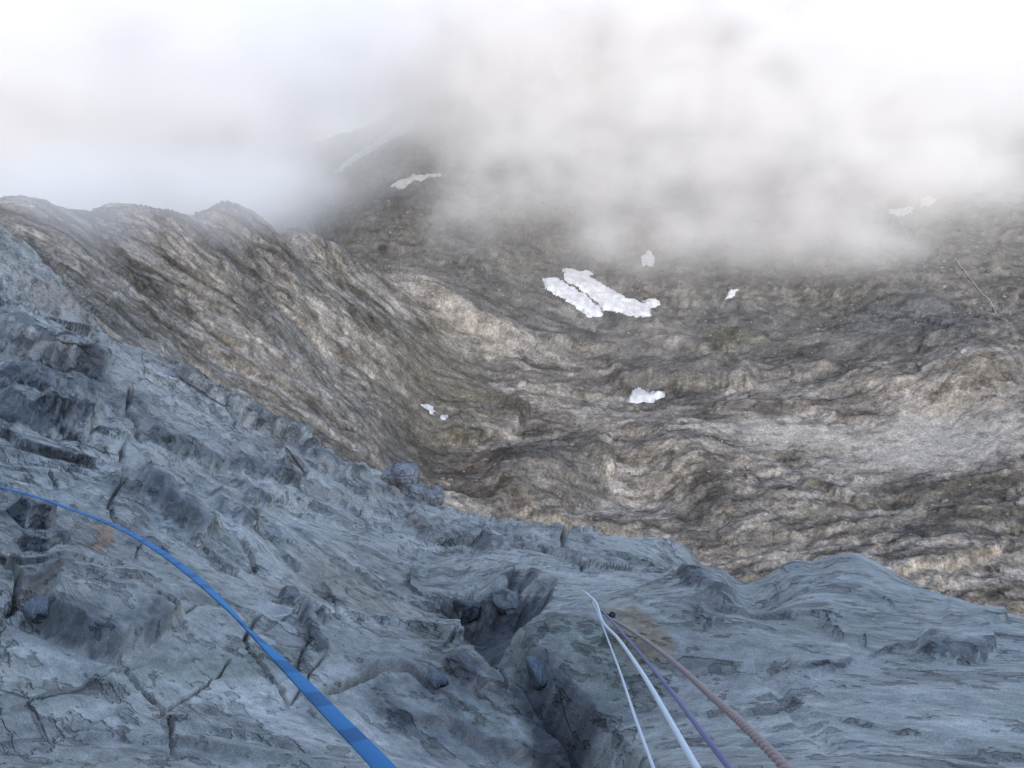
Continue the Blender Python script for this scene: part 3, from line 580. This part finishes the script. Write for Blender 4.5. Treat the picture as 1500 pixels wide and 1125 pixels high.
# ------------------------------------------------------------------ loose blocks
def block_mesh(name, rx, ry, rz, seed, nplanes=11, k=34):
    import bmesh
    bm = bmesh.new(); bmesh.ops.create_icosphere(bm, subdivisions=5, radius=1); rs = np.random.RandomState(seed)
    v = np.array([q.co for q in bm.verts]); pn = rs.normal(size=(nplanes, 3)); pn /= np.linalg.norm(pn, axis=1, keepdims=True); pd = rs.uniform(0.6, 0.95, nplanes)
    dt = np.clip(v @ pn.T, 1e-3, None); q = (pd / dt) ** (-k); r = (q.sum(1) + 1) ** (-1.0 / k)
    r *= 1 + 0.04 * fbm(v[:, 0] * 3 + seed, v[:, 1] * 3 + v[:, 2] * 2, 4, seed) + 0.02 * ridged(v[:, 0] * 4 + v[:, 2] * 9, v[:, 1] * 3, 3, seed + 3)
    P_ = v * r[:, None] * np.array([rx, ry, rz])
    for q_v, p in zip(bm.verts, P_): q_v.co = p
    me = bpy.data.meshes.new(name); bm.to_mesh(me); bm.free()
    me.polygons.foreach_set("use_smooth", np.ones(len(me.polygons), bool))
    a2 = me.attributes.new("nr", 'FLOAT', 'POINT'); a2.data.foreach_set("value", np.ones(len(v), np.float32))
    a = me.attributes.new("alb", 'FLOAT_COLOR', 'POINT'); t = np.clip(1 + 0.3 * fbm(v[:, 0] * 5 + v[:, 2] * 3, v[:, 1] * 5 - seed, 4, seed + 8), 0.4, 1.6)
    return me, t, a
def block(px, py, rp, sh, seed, tint, label, rotz=0.0, sink=0.55):
    rg = rock_range(px, py); p = at_range(np.array([px * 1.0]), np.array([py * 1.0]), np.array([rg]))[0]; r = rp * rg / FOC
    me, t, a = block_mesh("rock_block", r * sh[0], r * sh[1], r * sh[2], seed)
    a.data.foreach_set("color", np.concatenate([t[:, None] * np.array(tint), np.ones((len(t), 1))], 1).astype(np.float32).ravel())
    me.materials.append(face_o.data.materials[0])
    o = bpy.data.objects.new("rock_block", me); sc.collection.objects.link(o)
    o.location = Vector(p + nn * r * (1 - 2 * sink) * sh[2] * 0.6); o.rotation_euler = (rad(-24), rad(22), rad(rotz))
    return tag(o, label, "rock", "loose rock blocks on the face")
BLUE = (0.27, 0.268, 0.26)
block(588, 706, 30, (1.0, 0.9, 1.0), 1, BLUE, "tallest blue-grey block standing on the outer edge of the face", 20, 0.45)
block(612, 728, 26, (1.25, 0.8, 0.8), 2, BLUE, "rounded blue-grey block leaning below the tallest edge block", -30)
block(636, 730, 20, (0.7, 1.0, 1.0), 3, BLUE, "thin upright rock flake at the outer end of the edge blocks", 10)
block(542, 752, 25, (1.2, 0.9, 0.7), 4, (0.17, 0.185, 0.195), "flat-topped dark block at the head of the gully", -20)
block(682, 892, 22, (1.1, 0.9, 0.8), 5, (0.13, 0.14, 0.145), "dark rounded boulder jammed in the shadowed hole", 15)
block(750, 886, 25, (1.3, 0.8, 0.7), 6, (0.25, 0.26, 0.25), "pale boulder jammed in the shadowed hole", -25)
block(52, 897, 18, (1.2, 0.9, 0.8), 8, (0.21, 0.22, 0.235), "fist-sized stone wedged in the hollow above the bulging rock", -35, 0.25)
block(638, 1001, 15, (1.35, 0.85, 0.8), 9, (0.20, 0.21, 0.22), "oval stone caught in the curved groove of the slab", -40, 0.2)
block(790, 985, 22, (1.3, 1.0, 0.8), 11, (0.18, 0.195, 0.21), "cracked block lodged at the top of the dark groove", -45)

# ------------------------------------------------------------------ ropes and tape
def resample(pts, n):
    """smooth curve through photo-pixel way points (px, py, metres); stays in front of the rock"""
    p = np.array(pts, float); t = np.concatenate([[0], np.cumsum(np.hypot(np.diff(p[:, 0]), np.diff(p[:, 1])))]); t /= t[-1]
    tt = np.linspace(0, 1, n); out = []
    for k in range(p.shape[1]):
        y = p[:, k] if k != 2 else np.log(p[:, k]); m = np.gradient(y, t)
        i = np.clip(np.searchsorted(t, tt, 'right') - 1, 0, len(t) - 2); h_ = t[i + 1] - t[i]; s = (tt - t[i]) / h_
        v = (2*s**3 - 3*s**2 + 1) * y[i] + (s**3 - 2*s**2 + s) * h_ * m[i] + (-2*s**3 + 3*s**2) * y[i+1] + (s**3 - s**2) * h_ * m[i+1]
        out.append(v if k != 2 else np.exp(v))
    return np.stack(out, 1)
def path3d(pts, n, clear):
    q = resample(pts, n); r = np.array([min(c, rock_range(a, b2) - clear) for a, b2, c in q[:, :3]])
    for _ in range(4): r[1:-1] = np.minimum(r[1:-1], (r[:-2] + 2 * r[1:-1] + r[2:]) / 4)
    P_ = at_range(q[:, 0], q[:, 1], r)
    return P_, q
def frames(P_):
    T = np.gradient(P_, axis=0); T /= np.linalg.norm(T, axis=1, keepdims=True)
    view = -P_ / np.linalg.norm(P_, axis=1, keepdims=True)
    S = np.cross(T, view); S /= np.linalg.norm(S, axis=1, keepdims=True); return T, S, np.cross(S, T)
def tube(name, P_, radius, sides=18, strands=0, pitch=0.03, lobe=0.0, mat=None):
    T, S, Nn = frames(P_); s = np.concatenate([[0], np.cumsum(np.linalg.norm(np.diff(P_, axis=0), axis=1))])
    th = np.linspace(0, 2 * np.pi, sides, endpoint=False)
    r = radius * (1 + (lobe * (np.abs(np.cos(strands / 2 * (th[None] - 2 * np.pi * s[:, None] / pitch / 1.0))) - 0.6) if strands else 0 * th[None] * s[:, None]))
    V_ = P_[:, None] + r[..., None] * (np.cos(th)[None, :, None] * S[:, None] + np.sin(th)[None, :, None] * Nn[:, None])
    n, k = len(P_), sides; V2 = V_.reshape(-1, 3)
    i, j = np.meshgrid(np.arange(n - 1), np.arange(k), indexing='ij'); j2 = (j + 1) % k
    F = np.stack([i * k + j, i * k + j2, (i + 1) * k + j2, (i + 1) * k + j], -1).reshape(-1, 4).tolist()
    F += [list(range(k))[::-1], [(n - 1) * k + q for q in range(k)]]
    org = P_[0]; me = bpy.data.meshes.new(name); me.from_pydata((V2 - org).tolist(), [], F)
    a = me.attributes.new("run", 'FLOAT', 'POINT'); a.data.foreach_set("value", np.repeat(s, k).astype(np.float32))
    b2 = me.attributes.new("turn", 'FLOAT', 'POINT'); b2.data.foreach_set("value", np.tile(th, n).astype(np.float32))
    me.polygons.foreach_set("use_smooth", np.ones(len(me.polygons), bool)); me.materials.append(mat); me.update()
    o = bpy.data.objects.new(name, me); o.location = org; sc.collection.objects.link(o); return o
def cord_mat(name, c, c2, freq=0.0, amt=0.5, rough=0.8):
    m, n, l, b = new_mat(name)
    tc = N(n, "ShaderNodeTexCoord"); t = N(n, "ShaderNodeTexNoise", Scale=900.0, Detail=3.0); l.new(tc.outputs["Object"], t.inputs["Vector"])
    fac = t.outputs["Fac"]
    if freq:
        a = N(n, "ShaderNodeAttribute", attribute_name="run"); w = N(n, "ShaderNodeMath", operation='MULTIPLY'); l.new(a.outputs["Fac"], w.inputs[0]); w.inputs[1].default_value = freq
        tn = N(n, "ShaderNodeAttribute", attribute_name="turn"); mm = N(n, "ShaderNodeMath", operation='MULTIPLY_ADD'); l.new(tn.outputs["Fac"], mm.inputs[0]); mm.inputs[1].default_value = 3.0; l.new(w.outputs[0], mm.inputs[2])
        sn = N(n, "ShaderNodeMath", operation='SINE'); l.new(mm.outputs[0], sn.inputs[0])
        ad = N(n, "ShaderNodeMath", operation='MULTIPLY_ADD'); l.new(sn.outputs[0], ad.inputs[0]); ad.inputs[1].default_value = 0.35; l.new(fac, ad.inputs[2]); fac = ad.outputs[0]
    cr = N(n, "ShaderNodeValToRGB"); e = cr.color_ramp.elements; e[0].position = 0.3; e[1].position = 0.75; e[0].color = (*c2, 1); e[1].color = (*c, 1)
    l.new(fac, cr.inputs[0]); l.new(cr.outputs[0], b.inputs["Base Color"]); b.inputs["Roughness"].default_value = rough
    b.inputs["Sheen Weight"].default_value = 0.2
    bp = N(n, "ShaderNodeBump", Strength=0.4, Distance=0.0006); l.new(fac, bp.inputs["Height"]); l.new(bp.outputs[0], b.inputs["Normal"])
    return m
WHITE = cord_mat("white_cord_sheath", (0.95, 0.93, 0.88), (0.90, 0.88, 0.83)); PURP = cord_mat("purple_sheath", (0.30, 0.24, 0.40), (0.17, 0.14, 0.25), 1900)
BROWN = cord_mat("brown_lay", (0.60, 0.40, 0.32), (0.38, 0.24, 0.19)); DARK = cord_mat("dark_webbing", (0.05, 0.035, 0.03), (0.02, 0.015, 0.015))
Pq, _ = path3d([(1110,1260,0.62),(1022,1127,0.78),(985,1062,0.93),(940,985,1.30),(905,935,1.80),(881,907,2.25),(877,893,2.42),(872,881,2.52),(866,875,2.6),(858,868,2.8)], 260, 0.006)
o = tube("white_cord", Pq, 0.0033, 14, mat=WHITE); tag(o, "thicker white cord of the pair, running taut over the rib", "cord", "cords and ropes leading over the rib")
Pq, _ = path3d([(1010,1270,0.72),(958,1127,0.88),(930,1050,1.10),(905,975,1.55),(886,925,2.10),(879,907,2.28),(874,894,2.44),(869,883,2.54),(868,878,2.57),(862,872,2.64),(852,864,2.85)], 260, 0.004)
o = tube("white_cord", Pq, 0.0019, 12, mat=WHITE); tag(o, "thinner white cord of the pair, left beside the thick white cord", "cord", "cords and ropes leading over the rib")
Pq, _ = path3d([(1150,1250,0.72),(1070,1127,0.88),(1030,1075,1.02),(985,1015,1.32),(940,960,1.75),(905,920,2.18),(888,901,2.42),(880,894,2.5)], 300, 0.007)
o = tube("purple_rope", Pq, 0.0033, 16, mat=PURP); tag(o, "thin purple climbing rope between white cord and pinkish brown rope", "rope", "cords and ropes leading over the rib")
Pq, _ = path3d([(1240,1240,0.55),(1148,1122,0.70),(1090,1063,0.86),(1040,1018,1.08),(985,968,1.48),(940,934,1.92),(905,912,2.32),(893,906,2.45)], 900, 0.008)
brown = tube("twisted_rope", Pq, 0.0038, 24, strands=3, pitch=0.045, lobe=0.42, mat=BROWN); tag(brown, "pinkish brown three-strand twisted rope with a dark knot at its far end", "rope", "cords and ropes leading over the rib")
tk = np.linspace(0, 2 * np.pi, 160); kp = np.stack([np.sin(tk) + 2 * np.sin(2 * tk), np.cos(tk) - 2 * np.cos(2 * tk), -np.sin(3 * tk)], 1) * 0.0042
k0 = Pq[-1]; kn = tube("knot", kp + k0 + nn * 0.009, 0.003, 12, mat=DARK); kn.parent = brown; kn.location = kn.location - brown.location; kn["label"] = "dark knot where the brown rope is tied off"

def tape():
    wp = [(-150,668,4.0,58),(-60,693,3.6,60),(0,713,3.25,60),(60,730,2.85,62),(110,748,2.55,62),(170,771,2.2,54),(235,808,1.75,42),(290,850,1.42,38),(330,887,1.2,62),(363,922,1.06,78),(390,948,.98,58),(430,988,.88,36),(490,1050,.745,26),(560,1122,.62,20),(640,1215,.52,20)]
    P_, q = path3d(wp, 420, 0.012); ang = np.radians(q[:, 3])
    T, S, Nn = frames(P_); A = S * np.cos(ang)[:, None] + Nn * np.sin(ang)[:, None]; B = np.cross(T, A)
    w, th = 0.0062, 0.0009; prof = np.array([(-1, -1), (-.94, -1.25), (0, -1.1), (.94, -1.25), (1, -1), (1, 1), (.94, 1.25), (0, 1.1), (-.94, 1.25), (-1, 1)])
    V_ = P_[:, None] + prof[None, :, 0:1] * w * A[:, None] + prof[None, :, 1:2] * th * B[:, None]
    n, k = V_.shape[:2]; i, j = np.meshgrid(np.arange(n - 1), np.arange(k), indexing='ij'); j2 = (j + 1) % k
    F = np.stack([i * k + j, i * k + j2, (i + 1) * k + j2, (i + 1) * k + j], -1).reshape(-1, 4).tolist() + [list(range(k))[::-1], [(n - 1) * k + x for x in range(k)]]
    org = P_[0]; me = bpy.data.meshes.new("webbing_tape"); me.from_pydata((V_.reshape(-1, 3) - org).tolist(), [], F)
    s = np.concatenate([[0], np.cumsum(np.linalg.norm(np.diff(P_, axis=0), axis=1))])
    a = me.attributes.new("run", 'FLOAT', 'POINT'); a.data.foreach_set("value", np.repeat(s, k).astype(np.float32))
    b2 = me.attributes.new("across", 'FLOAT', 'POINT'); b2.data.foreach_set("value", np.tile(prof[:, 0], n).astype(np.float32))
    m, nd, l, bs = new_mat("blue_webbing")
    ar = N(nd, "ShaderNodeAttribute", attribute_name="run"); ac = N(nd, "ShaderNodeAttribute", attribute_name="across")
    # woven darker bars along the tape, with a fine rib
    cmb = N(nd, "ShaderNodeCombineXYZ"); l.new(ar.outputs["Fac"], cmb.inputs[0])
    sk = N(nd, "ShaderNodeMath", operation='MULTIPLY_ADD'); l.new(ac.outputs["Fac"], sk.inputs[0]); sk.inputs[1].default_value = 0.006; l.new(ar.outputs["Fac"], sk.inputs[2]); l.new(sk.outputs[0], cmb.inputs[0])
    nz = N(nd, "ShaderNodeTexNoise", Scale=17.0, Detail=0.0); l.new(cmb.outputs[0], nz.inputs["Vector"])
    cr = N(nd, "ShaderNodeValToRGB"); e = cr.color_ramp.elements; e[0].position = 0.54; e[1].position = 0.57; e[0].color = (0.045, 0.25, 0.50, 1); e[1].color = (0.03, 0.16, 0.34, 1)
    l.new(nz.outputs["Fac"], cr.inputs[0]); l.new(cr.outputs[0], bs.inputs["Base Color"]); bs.inputs["Roughness"].default_value = 0.55; bs.inputs["Specular IOR Level"].default_value = 0.3
    wv_ = N(nd, "ShaderNodeMath", operation='MULTIPLY'); l.new(ar.outputs["Fac"], wv_.inputs[0]); wv_.inputs[1].default_value = 4200
    sn = N(nd, "ShaderNodeMath", operation='SINE'); l.new(wv_.outputs[0], sn.inputs[0])
    bp = N(nd, "ShaderNodeBump", Strength=0.35, Distance=0.0005); l.new(sn.outputs[0], bp.inputs["Height"]); l.new(bp.outputs[0], bs.inputs["Normal"])
    me.materials.append(m); me.polygons.foreach_set("use_smooth", np.ones(len(me.polygons), bool)); me.update()
    o = bpy.data.objects.new("webbing_tape", me); o.location = org; sc.collection.objects.link(o)
    tag(o, "flat bright blue webbing tape with darker bars, twisted once across the slab", "tape")
tape()

# ------------------------------------------------------------------ meltwater threading down the far right wall
def stream(pts):
    q = np.array(pts, float); t = np.linspace(0, len(q) - 1, 60); qx = np.interp(t, range(len(q)), q[:, 0]) + 1.5 * fbm(t * 0.9, t * 0, 3, 77); qy = np.interp(t, range(len(q)), q[:, 1])
    out = []
    for a, b2 in zip(qx, qy):
        e = np.hypot(XP - a, YP - b2) + 0.004 * DP; out.append(P_BASIN[np.unravel_index(np.argmin(e), e.shape)])
    p = np.array(out)
    for _ in range(6): p[1:-1] = (p[:-2] + 2 * p[1:-1] + p[2:]) / 4
    o = tube("meltwater_stream", p + np.array([0, 0, 0.35]), 0.7, 8, mat=WATER); tag(o, kind="structure")
WATER, wn_, wl_, wb_ = new_mat("white_water"); wb_.inputs["Base Color"].default_value = (0.22, 0.235, 0.24, 1); wb_.inputs["Roughness"].default_value = 0.35
P_BASIN = P
stream([(1398,378),(1412,396),(1424,412),(1438,430),(1452,442),(1458,460)])
stream([(1316,320),(1326,338),(1334,352)])
# ------------------------------------------------------------------ the cloud bank drifting over the head of the basin
CLOUDS = [  # px, py of the centre, depth forward (m), half sizes across, along, up (m), strength
 (1060,235,1130,340,200,130,0.8),(830,215,1200,190,180,130,0.6),(1270,190,1150,270,180,120,0.85),
 (1250,20,1400,700,320,200,2.2),(820,30,1500,520,300,180,3.2),(720,120,1400,170,150,110,1.6),
 (170,100,1050,340,250,185,2.2),(-60,105,850,330,220,180,2.6),(430,240,1000,110,110,85,0.9),
 (700,265,1120,80,90,95,0.9),(620,80,1500,200,200,100,0.9),(520,70,1550,260,200,130,2.0),
 (1470,90,1100,190,160,95,1.1),(1400,250,1120,110,110,60,0.6),
 (95,284,395,62,30,26,2.2),(265,294,500,80,36,30,2.0),(400,300,640,70,40,34,2.0),(180,270,620,140,60,34,1.4),(330,270,760,90,60,34,1.2),
 (950,355,1060,90,70,50,1.2),(1180,345,1060,190,90,52,1.1),(650,320,1050,34,40,45,1.0),(1330,250,1080,90,80,50,0.8),(530,205,1250,190,120,95,0.6),(1000,420,980,600,200,110,0.13),(850,560,700,420,180,130,0.10),(1420,300,1080,200,120,90,0.3),(560,330,980,220,120,60,0.08)]
def cloud_bank():
    me = bpy.data.meshes.new("cloud_bank"); o = bpy.data.objects.new("cloud_bank", me); sc.collection.objects.link(o)
    g = bpy.data.node_groups.new("cloud_field", "GeometryNodeTree")
    g.interface.new_socket("Geometry", in_out='OUTPUT', socket_type='NodeSocketGeometry')
    n, l = g.nodes, g.links
    out = n.new("NodeGroupOutput"); vc = n.new("GeometryNodeVolumeCube")
    lo, hi, vox = (-1000, 330, -270), (1300, 1900, 260), CLOUD_VOX
    vc.inputs["Min"].default_value = lo; vc.inputs["Max"].default_value = hi
    for a, (q0, q1) in zip("XYZ", zip(lo, hi)): vc.inputs["Resolution " + a].default_value = int((q1 - q0) / vox)
    pos = n.new("GeometryNodeInputPosition")
    def mth(op, a, b=None, c=None):
        m = n.new("ShaderNodeMath"); m.operation = op
        for i, x in enumerate((a, b, c)):
            if x is None: continue
            if isinstance(x, (int, float)): m.inputs[i].default_value = x
            else: l.new(x, m.inputs[i])
        return m.outputs[0]
    # a slow warp makes the outlines billow
    wn = n.new("ShaderNodeTexNoise"); wn.inputs["Scale"].default_value = 0.006; wn.inputs["Detail"].default_value = 3
    l.new(pos.outputs[0], wn.inputs["Vector"])
    wv = n.new("ShaderNodeVectorMath"); wv.operation = 'MULTIPLY_ADD'; l.new(wn.outputs["Color"], wv.inputs[0])
    wv.inputs[1].default_value = (100, 100, 50)
    sh = n.new("ShaderNodeVectorMath"); sh.operation = 'ADD'; l.new(pos.outputs[0], sh.inputs[0]); sh.inputs[1].default_value = (-50, -50, -25)
    l.new(sh.outputs[0], wv.inputs[2])
    tot = None
    for px, py, Y, rx, ry, rz, s in CLOUDS:
        c = at_depth(px, py, Y); small = rx < 60
        d = n.new("ShaderNodeVectorMath"); d.operation = 'SUBTRACT'; l.new((sh if small else wv).outputs[0], d.inputs[0])
        d.inputs[1].default_value = [float(t) for t in (c - (np.array([50, 50, 25]) if small else 0))]
        e = n.new("ShaderNodeVectorMath"); e.operation = 'DIVIDE'; l.new(d.outputs[0], e.inputs[0]); e.inputs[1].default_value = (rx, ry, rz)
        ln = n.new("ShaderNodeVectorMath"); ln.operation = 'LENGTH'; l.new(e.outputs[0], ln.inputs[0])
        mr = n.new("ShaderNodeMapRange"); mr.interpolation_type = 'SMOOTHSTEP'; l.new(ln.outputs["Value"], mr.inputs[0])
        mr.inputs[1].default_value = 1.4; mr.inputs[2].default_value = 0.1; mr.inputs[3].default_value = 0; mr.inputs[4].default_value = s
        tot = mr.outputs[0] if tot is None else mth('ADD', tot, mr.outputs[0])
    nz = n.new("ShaderNodeTexNoise"); nz.inputs["Scale"].default_value = 0.015; nz.inputs["Detail"].default_value = 6; nz.inputs["Roughness"].default_value = 0.68
    mpv = n.new("ShaderNodeVectorMath"); mpv.operation = 'MULTIPLY'; l.new(wv.outputs[0], mpv.inputs[0]); mpv.inputs[1].default_value = (0.9, 0.9, 1.15)
    l.new(mpv.outputs[0], nz.inputs["Vector"])
    er = mth('MULTIPLY_ADD', nz.outputs["Fac"], 2.7, -0.80)                 # erode by noise
    q = mth('MULTIPLY', tot, mth('MAXIMUM', er, 0.13))
    q = mth('MAXIMUM', mth('SUBTRACT', q, 0.03), 0.0)
    l.new(mth('MINIMUM', q, 1.6), vc.inputs["Density"])
    m = bpy.data.materials.new("cloud_vapour"); m.use_nodes = True; mn, ml = m.node_tree.nodes, m.node_tree.links
    mn.clear(); mo = mn.new("ShaderNodeOutputMaterial"); pv = mn.new("ShaderNodeVolumePrincipled")
    pv.inputs["Color"].default_value = (0.995, 0.98, 0.962, 1); pv.inputs["Density"].default_value = CLOUD_DENS; pv.inputs["Anisotropy"].default_value = 0.15
    ml.new(pv.outputs[0], mo.inputs["Volume"])
    sm = n.new("GeometryNodeSetMaterial"); sm.inputs["Material"].default_value = m
    l.new(vc.outputs[0], sm.inputs[0]); l.new(sm.outputs[0], out.inputs[0])
    md = o.modifiers.new("field", 'NODES'); md.node_group = g
    me.materials.append(m)
    return tag(o, kind="stuff")
CLOUD_VOX, CLOUD_DENS = 8.0, 0.010
cloud_bank()
